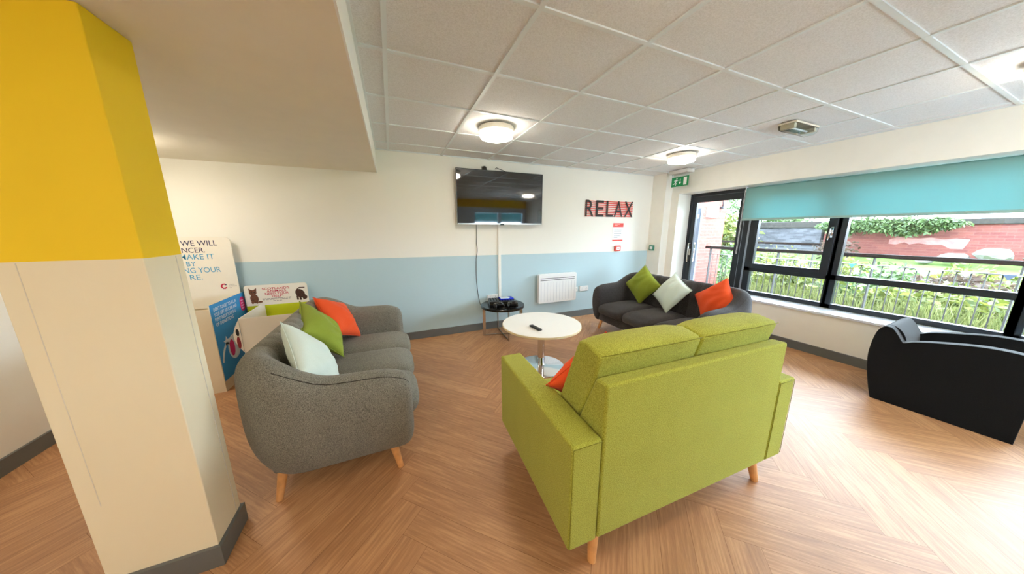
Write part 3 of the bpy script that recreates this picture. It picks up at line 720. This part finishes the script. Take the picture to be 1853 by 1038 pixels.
# ------------------------------------------------------------------ throw cushions: placed by centre, edge directions and size
def pillow(label, ctr, ux, vy, fab, size=.42, th=.085, group='square scatter cushions'):
    ux = V(ux).normalized(); vy = V(vy); vy = (vy - ux * vy.dot(ux)).normalized(); nz = ux.cross(vy)
    rr = random.Random(label); ph = [rr.uniform(0, 6) for _ in range(6)]
    n = 25; vs = []; idx = {}; fs = []
    def P(i, j, s_):
        u = -1 + 2 * i / (n - 1); v_ = -1 + 2 * j / (n - 1)
        e = ((1 - u * u) * (1 - v_ * v_)); hgt = th * e ** .46 if e > 0 else 0
        hgt *= 1 + .05 * sin(5 * u + 3 * v_ + ph[0]) + .05 * sin(7 * v_ - 4 * u + ph[1])
        hgt += .006 * sin(14 * u * v_ + 9 * v_ + ph[2]) * e + .005 * sin(16 * (u + v_) + ph[3]) * e * (abs(u * v_))
        a = size / 2 * u * (1 - .075 * (1 - v_ * v_)); b = size / 2 * v_ * (1 - .075 * (1 - u * u))
        return V((a, b, hgt * s_))
    for s_ in (1, -1):
        for i in range(n):
            for j in range(n):
                edge = i in (0, n - 1) or j in (0, n - 1)
                if s_ == -1 and edge: idx[i, j, -1] = idx[i, j, 1]; continue
                idx[i, j, s_] = len(vs); vs.append(P(i, j, s_))
        for i in range(n - 1):
            for j in range(n - 1):
                q = (idx[i, j, s_], idx[i + 1, j, s_], idx[i + 1, j + 1, s_], idx[i, j + 1, s_]); fs.append(q if s_ == 1 else q[::-1])
    o = bpy.data.objects.new('scatter_cushion', None); C.objects.link(o); o.empty_display_size = .1
    o.matrix_world = M(((ux.x, vy.x, nz.x, ctr[0]), (ux.y, vy.y, nz.y, ctr[1]), (ux.z, vy.z, nz.z, ctr[2]), (0, 0, 0, 1)))
    tag(o, label, 'cushion', group)
    MB().add(vs, fs).build('cover', fab, o, smooth=True, sub=1)
    ring = [P(i, 0, 1) for i in range(n)] + [P(n - 1, j, 1) for j in range(1, n)] + [P(i, n - 1, 1) for i in range(n - 2, -1, -1)] + [P(0, j, 1) for j in range(n - 2, -1, -1)]
    MB().tube(ring, .0028, 6).build('seam', fab, o, smooth=True)
    return o

pillow('mint square cushion on the grey sofa, nearest the pillar', [-0.515, 2.0, .70], [0.326, 0.622, -0.712], [-0.345, 0.78, 0.522], m_pil_mint, .43)
pillow('green cushion in the middle of the grey sofa', [-0.60, 2.685, 0.692], [0.526, 0.426, -0.736], [-0.194, 0.903, 0.384], m_pil_green)
pillow('orange cushion at the far end of the grey sofa', [-0.535, 3.06, 0.672], [0.418, 0.83, -0.369], [-0.386, 0.53, 0.755], m_pil_orange)
pillow('green cushion standing on one corner at the far end of the charcoal sofa', [3.335, 2.987, 0.712], [0.253, -0.615, 0.747], [0.062, 0.78, 0.622], m_pil_green)  # charcoal sofa in these labels: the grey one, backlight shade in its colour
pillow('pale mint cushion standing on one corner, middle of the charcoal sofa', [3.325, 2.51, 0.692], [0.326, -0.513, 0.794], [0.368, 0.843, 0.393], m_pil_mint)
pillow('orange cushion on the near end of the charcoal sofa', [3.395, 2.0, 0.689], [0.105, -0.785, 0.611], [0.427, 0.59, 0.685], m_pil_orange)
pillow('orange cushion half hidden on the lime loveseat', [0.986, 1.175, 0.71], [-0.732, -0.241, 0.637], [0.681, -0.245, 0.69], m_pil_orange)
mg = thing('magazine', 'folded navy and yellow magazine beside the orange cushion on the grey sofa under the window', 'magazine', (3.30, 1.86, .470), R(20))
B(-.13, .13, -.09, .09, 0, .008).build('pages', m_print, mg)
mb = MB(); mb.box(-.13, .13, -.09, .09, .008, .0095); mb.build('navy_cover', m_navy, mg)
B(-.13, -.06, -.091, .0, .0095, .0105).build('yellow_panel', mat('print_yellow', (240, 190, 40), .5), mg)

# ------------------------------------------------------------------ charity donation bins by the back wall
d1 = thing('donation_bin', 'tall cream donation bin with header board and blue poster behind the grey sofa', 'donation bin', (0, 0, 0))
mb = MB(); t = .006
mb.box(-2.20, -1.563, 3.30, 3.30 + t, 0, .81); mb.box(-2.20, -1.563, 3.965 - t, 3.965, 0, .84); mb.box(-1.563 - t, -1.563, 3.30 + t, 3.965 - t, 0, .84); mb.box(-2.20, -2.20 + t, 3.30 + t, 3.965 - t, 0, .84); mb.box(-2.19, -1.57, 3.31, 3.96, 0, .03)
mb.build('bin_body', m_cardf, d1)
mb = MB(); mb.prism(rrect(-2.22, -1.563, .70, 1.442, .05, 'ab'), 3.900, 3.910, lambda a, b, q: V((a, q, b))); hd = mb.build('header_board', m_card, d1)
for bod, a, b, z0, z1, m in (('WE WILL', -1.947, -1.671, 1.356, 1.409, m_navy), ('NCER.', -1.948, -1.774, 1.287, 1.337, m_navy), ('MAKE IT', -1.975, -1.712, 1.218, 1.271, m_ltblue), ('BY', -1.936, -1.865, 1.151, 1.197, m_ltblue), ('NG YOUR', -1.968, -1.681, 1.080, 1.135, m_ltblue), ('RE.', -1.932, -1.835, 1.010, 1.061, m_ltblue)):
    text('lettering', bod, m, hd, (a, 3.900, z0), (1, 0, 0), (0, 0, 1), b - a, z1 - z0, bold=.002)
mb = MB(); mc = MB()
for i in range(9):
    a = R(45 + i * 33.75); (mb if i % 3 else mc).add(*(lambda q: (q.v, q.f))(patch(MB(), ell(.021 * cos(a), .023 * sin(a), .0075, .0075, 12), (-1.683, 3.900, .925), (1, 0, 0), (0, 0, 1), .0008)))
patch(mb, stroke([(.020 * cos(R(50 + 13 * i)), .022 * sin(R(50 + 13 * i))) for i in range(21)], .009), (-1.683, 3.900, .925), (1, 0, 0), (0, 0, 1), .0012)
mb.build('crest_print', m_crim, hd); mc.build('crest_print', m_navy, hd)
for bod, z, wd in (('CANCER', .936, .045), ('RESEARCH', .919, .06), ('UK', .902, .016)): text('lettering', bod, m_grey, hd, (-1.640, 3.900, z), (1, 0, 0), (0, 0, 1), wd, .010)
mb = MB(); PO, PU, PV = (-1.563, 3.313, .10), (0, 1, 0), (0, 0, 1)
patch(mb, [(0, 0), (.65, 0), (.65, .742), (0, .742)], PO, PU, PV, .0002); po = mb.build('blue_poster', m_blue, d1)
for bod, y0, y1, z0, z1 in (("DON'T FORGET TO FILL IN", .05, .46, .672, .706), ('YOUR GIFT AID FORM AND', .045, .458, .622, .656), ('POP IT INSIDE YOUR BAG', .045, .425, .575, .609), ('OF DONATIONS', .045, .362, .528, .562)):
    text('lettering', bod, m_print, po, (-1.563, 3.313 + y0, .10 + z0), PU, PV, y1 - y0, z1 - z0, bold=.01, off=.002)
mb = MB(); patch(mb, rrect(.535, .635, .545, .70, .045), PO, PU, PV, .0012); bd = mb.build('pink_badge', m_pink, po)
mb = MB()
for i in range(4): patch(mb, rrect(.552, .552 + (.06, .066, .05, .06)[i], .57 + i * .028, .584 + i * .028, .004, n=2), PO, PU, PV, .0022)
mb.build('badge_print', mat('pale_pink_print', (250, 160, 195), .6), bd)
mb = MB()
patch(mb, ell(.27, .255, .115, .125, 28), PO, PU, PV, .0012)
patch(mb, stroke([(.15 + .0 * i + .10 * cos(R(150 - 9 * i)) - .03, .21 + .12 * sin(R(150 - 9 * i)) - .012 * (8 - i) * (i < 8)) for i in range(11)], .028), PO, PU, PV, .0012)
star = []
for i in range(10): a = pi / 2 + i * pi / 5; r_ = .055 if i % 2 == 0 else .026; star.append((.155 + r_ * cos(a), .345 + r_ * sin(a)))
patch(mb, star, PO, PU, PV, .0012); mb.build('white_drawing', m_print, po)
mb = MB(); patch(mb, ell(.225, .255, .045, .085, 24), PO, PU, PV, .0024); mb.build('pink_drawing', m_pink, po)

d2 = thing('donation_bin', 'white donation bin with pink lettered animal header and lime strip behind the grey sofa', 'donation bin', (0, 0, 0))
mb = MB(); mb.box(-1.375, -.90, 3.30, 3.306, 0, .70); mb.box(-.906, -.90, 3.306, 3.90, 0, .70); mb.box(-1.37, -.905, 3.31, 3.89, 0, .02)
mb.prism([(3.306, 0), (3.89, 0), (3.89, .69), (3.80, .715), (3.306, .70)], -1.375, -1.369, lambda a, b, q: V((q, a, b)))
mb.build('bin_body', m_card, d2)
mb = MB(); mb.prism(rrect(-1.53, -.955, .0, .914, .03, 'ab'), 3.900, 3.908, lambda a, b, q: V((a, q, b))); h2 = mb.build('header_board', m_card, d2)
HO, HU, HV = (0, 3.900, 0), (1, 0, 0), (0, 0, 1)
mb = MB(); patch(mb, [(-1.53, .55), (-.955, .55), (-.955, .684), (-1.53, .684)], HO, HU, HV, .0004); mb.build('lime_strip', m_lime, h2)
for bod, a, b, z0, z1 in (("SCOTLAND'S", -1.373, -1.123, .856, .882), ('ANIMALS', -1.335, -1.158, .827, .852), ('NEED YOUR', -1.353, -1.136, .798, .823), ('HELP!', -1.295, -1.190, .768, .793)):
    text('lettering', bod, m_crim, h2, (a, 3.900, z0), HU, HV, b - a, z1 - z0, bold=.008)
mb = MB()
for z, x0, x1 in ((.752, -1.385, -1.12), (.740, -1.38, -1.13), (.722, -1.29, -1.21)):
    x = x0
    while x < x1: wd = rnd.uniform(.012, .03); patch(mb, [(x, z), (min(x + wd, x1), z), (min(x + wd, x1), z + .006), (x, z + .006)], HO, HU, HV, .0006); x += wd + .006
mb.build('small_print', mat('pale_print', (150, 140, 140), .6), h2)
kx, kz = -1.452, .715
mb = MB()
patch(mb, ell(kx, kz + .05, .036, .052), HO, HU, HV, .0006); patch(mb, ell(kx - .006, kz + .118, .033, .03), HO, HU, HV, .0010)
patch(mb, [(kx - .038, kz + .17), (kx - .036, kz + .125), (kx - .012, kz + .145)], HO, HU, HV, .0012); patch(mb, [(kx + .03, kz + .168), (kx + .0, kz + .146), (kx + .026, kz + .12)], HO, HU, HV, .0012)
patch(mb, ell(kx + .045, kz + .008, .022, .01), HO, HU, HV, .0006)
for dx in (-.02, .018): patch(mb, ell(kx + dx, kz + .012, .011, .02), HO, HU, HV, .0014)
mb.build('kitten_picture', m_fur, h2)
mb = MB(); patch(mb, ell(kx - .018, kz + .122, .006, .006, 12), HO, HU, HV, .002); patch(mb, ell(kx + .008, kz + .122, .006, .006, 12), HO, HU, HV, .002); patch(mb, ell(kx - .006, kz + .105, .004, .003, 10), HO, HU, HV, .002); mb.build('kitten_face', m_black, h2)
dx0, dz0 = -1.03, .715
mb = MB()
patch(mb, ell(dx0, dz0 + .075, .042, .055, rot=.5), HO, HU, HV, .0006); patch(mb, ell(dx0 + .04, dz0 + .03, .024, .028), HO, HU, HV, .0010)
for a, b, wd in (((-.03, .05), (-.028, .0), .018), ((-.005, .04), (.0, -.004), .018), ((.025, .06), (.03, .0), .016)): patch(mb, stroke([(dx0 + a[0], dz0 + a[1]), (dx0 + b[0], dz0 + b[1])], wd), HO, HU, HV, .0008)
patch(mb, stroke([(dx0 - .03, dz0 + .12), (dx0 + .0, dz0 + .145), (dx0 + .05, dz0 + .143)], .010), HO, HU, HV, .0008)
mb.build('dog_picture', m_furd, h2)
mb = MB(); fo = (-1.375, 3.297, .37)
patch(mb, [(-.0, 0), (-.0, .32)] + [(-.055 * sin(R(180 * i / 14)) , .32 - .32 * i / 14) for i in range(1, 14)], fo, (1, 0, 0), (0, 0, 1), .0, .003); fl = mb.build('curved_flap', m_card, d2)
mb = MB(); patch(mb, ell(-.022, .20, .012, .035), fo, (1, 0, 0), (0, 0, 1), .0035); mb.build('dark_print', m_black, fl)
mb = MB(); patch(mb, ell(-.024, .10, .014, .06), fo, (1, 0, 0), (0, 0, 1), .0035); mb.build('crimson_print', mat('print_maroon', (140, 40, 50), .6, vary=.3, scale=60), fl)

# ------------------------------------------------------------------ outside: balcony, garden, walls
struct('ground_balcony', B(5.05, 7.0, -6, 5.0, -.25, -.06), m_paving, 'pale paved balcony outside the windows', 'balcony')
mb = MB(); prof = [(7.0, -.35), (8.6, -.25), (10.5, -.05), (12.5, .30), (14.4, .58), (14.5, .6), (40, .9)]
vs = []
for x, z in prof: vs += [(x, -25, z), (x, 30, z)]
mb.add(vs, [(2 * i, 2 * i + 1, 2 * i + 3, 2 * i + 2) for i in range(len(prof) - 1)])
struct('ground', mb, m_lawn, 'green garden lawn rising towards the brick wall', 'ground')

def railing(label, x, y0, y1, z0, ztop, posts, dz=.165, step=.1, group='balcony railings'):
    t = thing('balcony_railing', label, 'railing', (x, 0, 0), group=group)
    B(-.04, .055, y0, y1, ztop - .055, ztop).build('handrail', m_rail, t, bevel=.006)
    B(-.02, .02, y0 + .03, y1 - .08, ztop - dz - .010, ztop - dz).build('top_rail', m_galv, t)
    B(-.02, .02, y0 + .03, y1 - .08, z0 + .09, z0 + .10).build('bottom_rail', m_galv, t)
    for p in posts: B(-.03, .03, p - .007, p + .007, z0, ztop - .05).build('post', m_galv, t)
    y = y0 + .06; k_ = 0; me = None
    while y < y1 - .1 and k_ < 90:
        if me is None:
            o = MB().tube([(0, 0, z0 + .1), (0, 0, ztop - dz - .005)], .006, 8).build('baluster', m_galv, t, smooth=True); me = o.data
        else:
            o = bpy.data.objects.new('baluster', me); C.objects.link(o); o.parent = t
        o.location = (0, y, 0); y += step; k_ += 1
    return t
railing('balcony railing with brown handrail just outside the windows', 6.6, -2.2, 4.23, -.06, 1.138, [4.12, 2.90, 1.75, .66, -.5, -1.7])
railing('farther walkway railing seen beyond the first one', 9.5, 3.4, 9.0, -.2, 1.17, [3.5, 4.9, 6.3, 7.7, 8.9], step=.16)
bu = thing('bunting', 'string of small triangular flags tied along the balcony rail', 'bunting', (6.57, 0, .985))
sp = [(0, -2.0 + i * .2, -.006 - .012 * (i % 3 == 1)) for i in range(31)]
MB().tube(sp, .0025, 6).build('string', m_plast, bu, smooth=True)
fm = [mat('flag_navy', (60, 70, 90), .8), mat('flag_mint', (168, 205, 190), .8), mat('flag_rose', (226, 180, 175), .8), mat('flag_teal', (60, 130, 110), .8)]
for i, (y, c) in enumerate(((.72, 0), (.99, 1), (1.22, 2), (1.33, 1), (1.55, 2), (1.74, 1), (1.95, 3), (2.55, 2), (2.95, 1), (3.35, 3), (3.7, 1), (.45, 2), (.15, 3), (-.2, 1))):
    mb = MB(); mb.prism([(-.045, 0), (.045, 0), (.0, -.07)], -.001, .001, lambda a, b, q, y=y: V((q - .004, y + a, b - .008))); mb.build('flag', fm[c], bu)

gw = struct('wall_garden', B(14.5, 14.9, -12, 5.15, -.2, 1.62), m_brick, 'long red brick garden wall beyond the railing', 'wall')
o = B(14.44, 14.96, -12, 5.2, 1.62, 1.775).build('coping', m_cope, gw, bevel=.02)
mb = MB(); mw = (14.498, 3.4, 1.13)
patch(mb, [(x_, y_ + .02 * sin(x_ * 31)) for x_, y_ in ((-.25, -.06), (-.1, -.1), (.05, -.05), (.15, -.07), (.3, -.05), (.5, -.09), (.7, -.08), (.85, -.2), (1.05, -.2), (1.1, -.02), (1.12, .09), (.9, .1), (.7, .07), (.5, .12), (.3, .09), (.1, .1), (-.1, .13), (-.25, .07))], mw, (0, -1, 0), (0, 0, 1), .001, .002)
mb.build('whitewash_patch', mat('whitewash', (142, 98, 94), .95, vary=.25, scale=6), gw)
sw = struct('wall_stone', B(14.4, 15, 5.2, 7.4, -.2, 1.55), m_stone, 'grey rubble stone wall joining the brick wall', 'wall')
B(14.35, 15.05, 5.25, 7.2, 1.55, 1.79).build('coping', m_cope, sw, bevel=.03)
wg = struct('wall_wing', B(5.05, 7.75, 4.6, 5.0, -.3, 4.5), m_brickw, 'red brick wing of the building beyond the balcony door', 'wall')
vt = thing('wall_vent', 'white vent box on the brick wing outside the door', 'vent', (7.2, 4.6, 1.93))
B(-.19, .19, -.05, 0, -.14, .14).build('cover', m_plast, vt, bevel=.01); B(.03, .11, -.07, -.05, -.09, -.02).build('spout', m_grey, vt)
wl = thing('outdoor_lamp', 'small dark lamp bracket on the brick wing near its corner', 'lamp', (7.5, 4.6, 2.05))
MB().tube([(0, 0, .22), (0, -.05, .22), (0, -.06, .0)], .012, 8).build('bracket', m_frame, wl, smooth=True); B(-.045, .045, -.10, -.02, -.05, .0).build('lamp_head', m_frame, wl, bevel=.008)
os_ = thing('door_screen', 'tall narrow grey panel standing outside the glazed door', 'panel', (5.19, 3.54, 0))
B(-.02, .02, -.055, .06, -.06, 1.885).build('panel', mat('slate_panel', (104, 112, 128), .5, vary=.1), os_, bevel=.004); B(-.024, -.02, -.03, .03, 1.70, 1.77).build('sticker', m_print, os_)
rl = random.Random(5)
for i, (y, z, s_) in enumerate(((2.35, .85, .34), (1.78, .98, .4), (1.16, .92, .36), (.55, .9, .40), (2.8, .74, .22), (-.05, .95, .3))):
    bm = bmesh.new(); bmesh.ops.create_icosphere(bm, subdivisions=2, radius=s_ * .6)
    for v in bm.verts: v.co = V((v.co.x, v.co.y * 1.2, v.co.z * .7)) * rl.uniform(.82, 1.12)
    bm.verts.index_update(); mb = MB(); mb.add([v.co for v in bm.verts], [[v.index for v in f.verts] for f in bm.faces]); bm.free()
    o = mb.build('boulder', mat('pale_rock', (108, 104, 100), .9, vary=.2, scale=4) if i == 0 else bpy.data.materials['pale_rock'], loc=(13.9 - .1 * (i % 2), y, z - .12))
    tag(o, 'pale boulder lying in the heap at the foot of the brick wall', 'rock', 'boulders at the wall')

def foliage(name, label, ctr, rad, n, lsz, m, group, stem=None, seed=0, droop=0):
    rr = random.Random(seed * 31 + n); t = thing(name, label, 'plant', ctr, 0, group); mb = MB()
    for _ in range(n):
        while True:
            p = V((rr.uniform(-1, 1), rr.uniform(-1, 1), rr.uniform(-1, 1)))
            if .25 < p.length < 1: break
        p = V((p.x * rad[0], p.y * rad[1], p.z * rad[2])) * (1 + .18 * sin(p.x * 7 + seed) + .15 * sin(p.y * 9 + seed * 2))
        a = V((rr.gauss(0, 1), rr.gauss(0, 1), rr.gauss(0, .7) - droop)).normalized(); b = a.orthogonal().normalized(); c = a.cross(b); th = rr.uniform(0, 6.28); b = b * cos(th) + c * sin(th)
        l = lsz * rr.uniform(.6, 1.3); wd = l * .42
        mb.add([p, p + a * l * .5 + b * wd * .5, p + a * l, p + a * l * .5 - b * wd * .5], [(0, 1, 2, 3)])
    mb.build('foliage', m, t)
    if stem:
        ms = MB()
        for i in range(5): ms.tube([(rr.uniform(-.05, .05), rr.uniform(-.05, .05), stem), (rr.uniform(-.4, .4) * rad[0], rr.uniform(-.4, .4) * rad[1], rad[2] * .5)], [.014, .006], 6)
        ms.build('stem', m_leafb, t, smooth=True)
    return t
spots = [(8.75, 4.2, .30, .6), (8.3, 3.55, .25, .55), (8.2, 2.9, .22, .55), (8.6, 2.35, .15, .5), (8.0, 1.95, .1, .45), (8.4, 1.45, .15, .5), (8.1, 1.0, .1, .45), (8.5, .55, .15, .5), (8.2, .1, .1, .5), (10.0, 4.4, .38, .6), (10.4, 3.3, .34, .55), (10.2, 2.4, .25, .5), (10.8, 1.6, .3, .5), (10.5, .9, .25, .5), (10.6, .2, .25, .55), (9.4, 5.4, .4, .7)]
for i, (x, y, z, r_) in enumerate(spots):
    foliage('shrub', 'yellow green garden shrub growing behind the balcony railing', (x, y, z), (r_ * .9, r_, r_ * .95), 800, .13, m_leafd if i % 4 == 3 else m_leaf, 'shrubs behind the railing', -r_ - .2, i)
for i, (y, z, ry, rz_) in enumerate(((4.6, 1.62, .55, .22), (3.9, 1.66, .5, .2), (3.3, 1.60, .5, .26), (2.75, 1.68, .4, .14))):
    foliage('creeper', 'green creeper hanging over the top of the brick wall', (14.06, y, z), (.20, ry, rz_), 1500, .13, m_leafd, 'creepers on the brick wall', None, 40 + i, .9)
foliage('bush', 'brownish bare bush at the foot of the brick wall', (13.6, 4.5, .85), (.4, .5, .35), 500, .14, m_leafb, None, -.5, 60)
foliage('bush', 'low brown dead bush behind the wide window railing', (9.3, 1.45, .45), (.3, .5, .28), 500, .12, m_leafb, None, -.5, 61)
for i, (x, y, z, r_) in enumerate(((12.9, 7.6, 1.2, .95), (17.0, 10.4, 2.9, 1.7), (12.6, 9.8, 1.0, .95), (16.6, 7.4, 1.6, .9))):
    foliage('tree', 'leafy green tree beside the stone wall', (x, y, z), (r_, r_, r_), 1500, .26, m_leafd if i % 2 else m_leaf, 'trees beside the stone wall', -r_ - .9, 80 + i)
rr = random.Random(3); mb = MB()
for _ in range(5200):
    x = rr.uniform(7.1, 7.9); y = rr.uniform(-.8, 4.3); z = -.34 + (x - 7) * .06; h = rr.uniform(.35, .8); a = rr.uniform(0, 6.28); w_ = .007
    d_ = V((cos(a), sin(a), 0)); ln = V((rr.gauss(0, .16), rr.gauss(0, .16), 0)) * h
    p = V((x, y, z)); mb.add([p - d_ * w_, p + d_ * w_, p + d_ * w_ * .7 + ln * .4 + V((0, 0, h * .6)), p + ln + V((0, 0, h)), p - d_ * w_ * .7 + ln * .4 + V((0, 0, h * .6))], [(0, 1, 2, 3, 4)])
tg = mb.build('long_grass', m_grass); tag(tg, 'long yellow green grass growing just beyond the railing', 'grass', None, 'stuff')
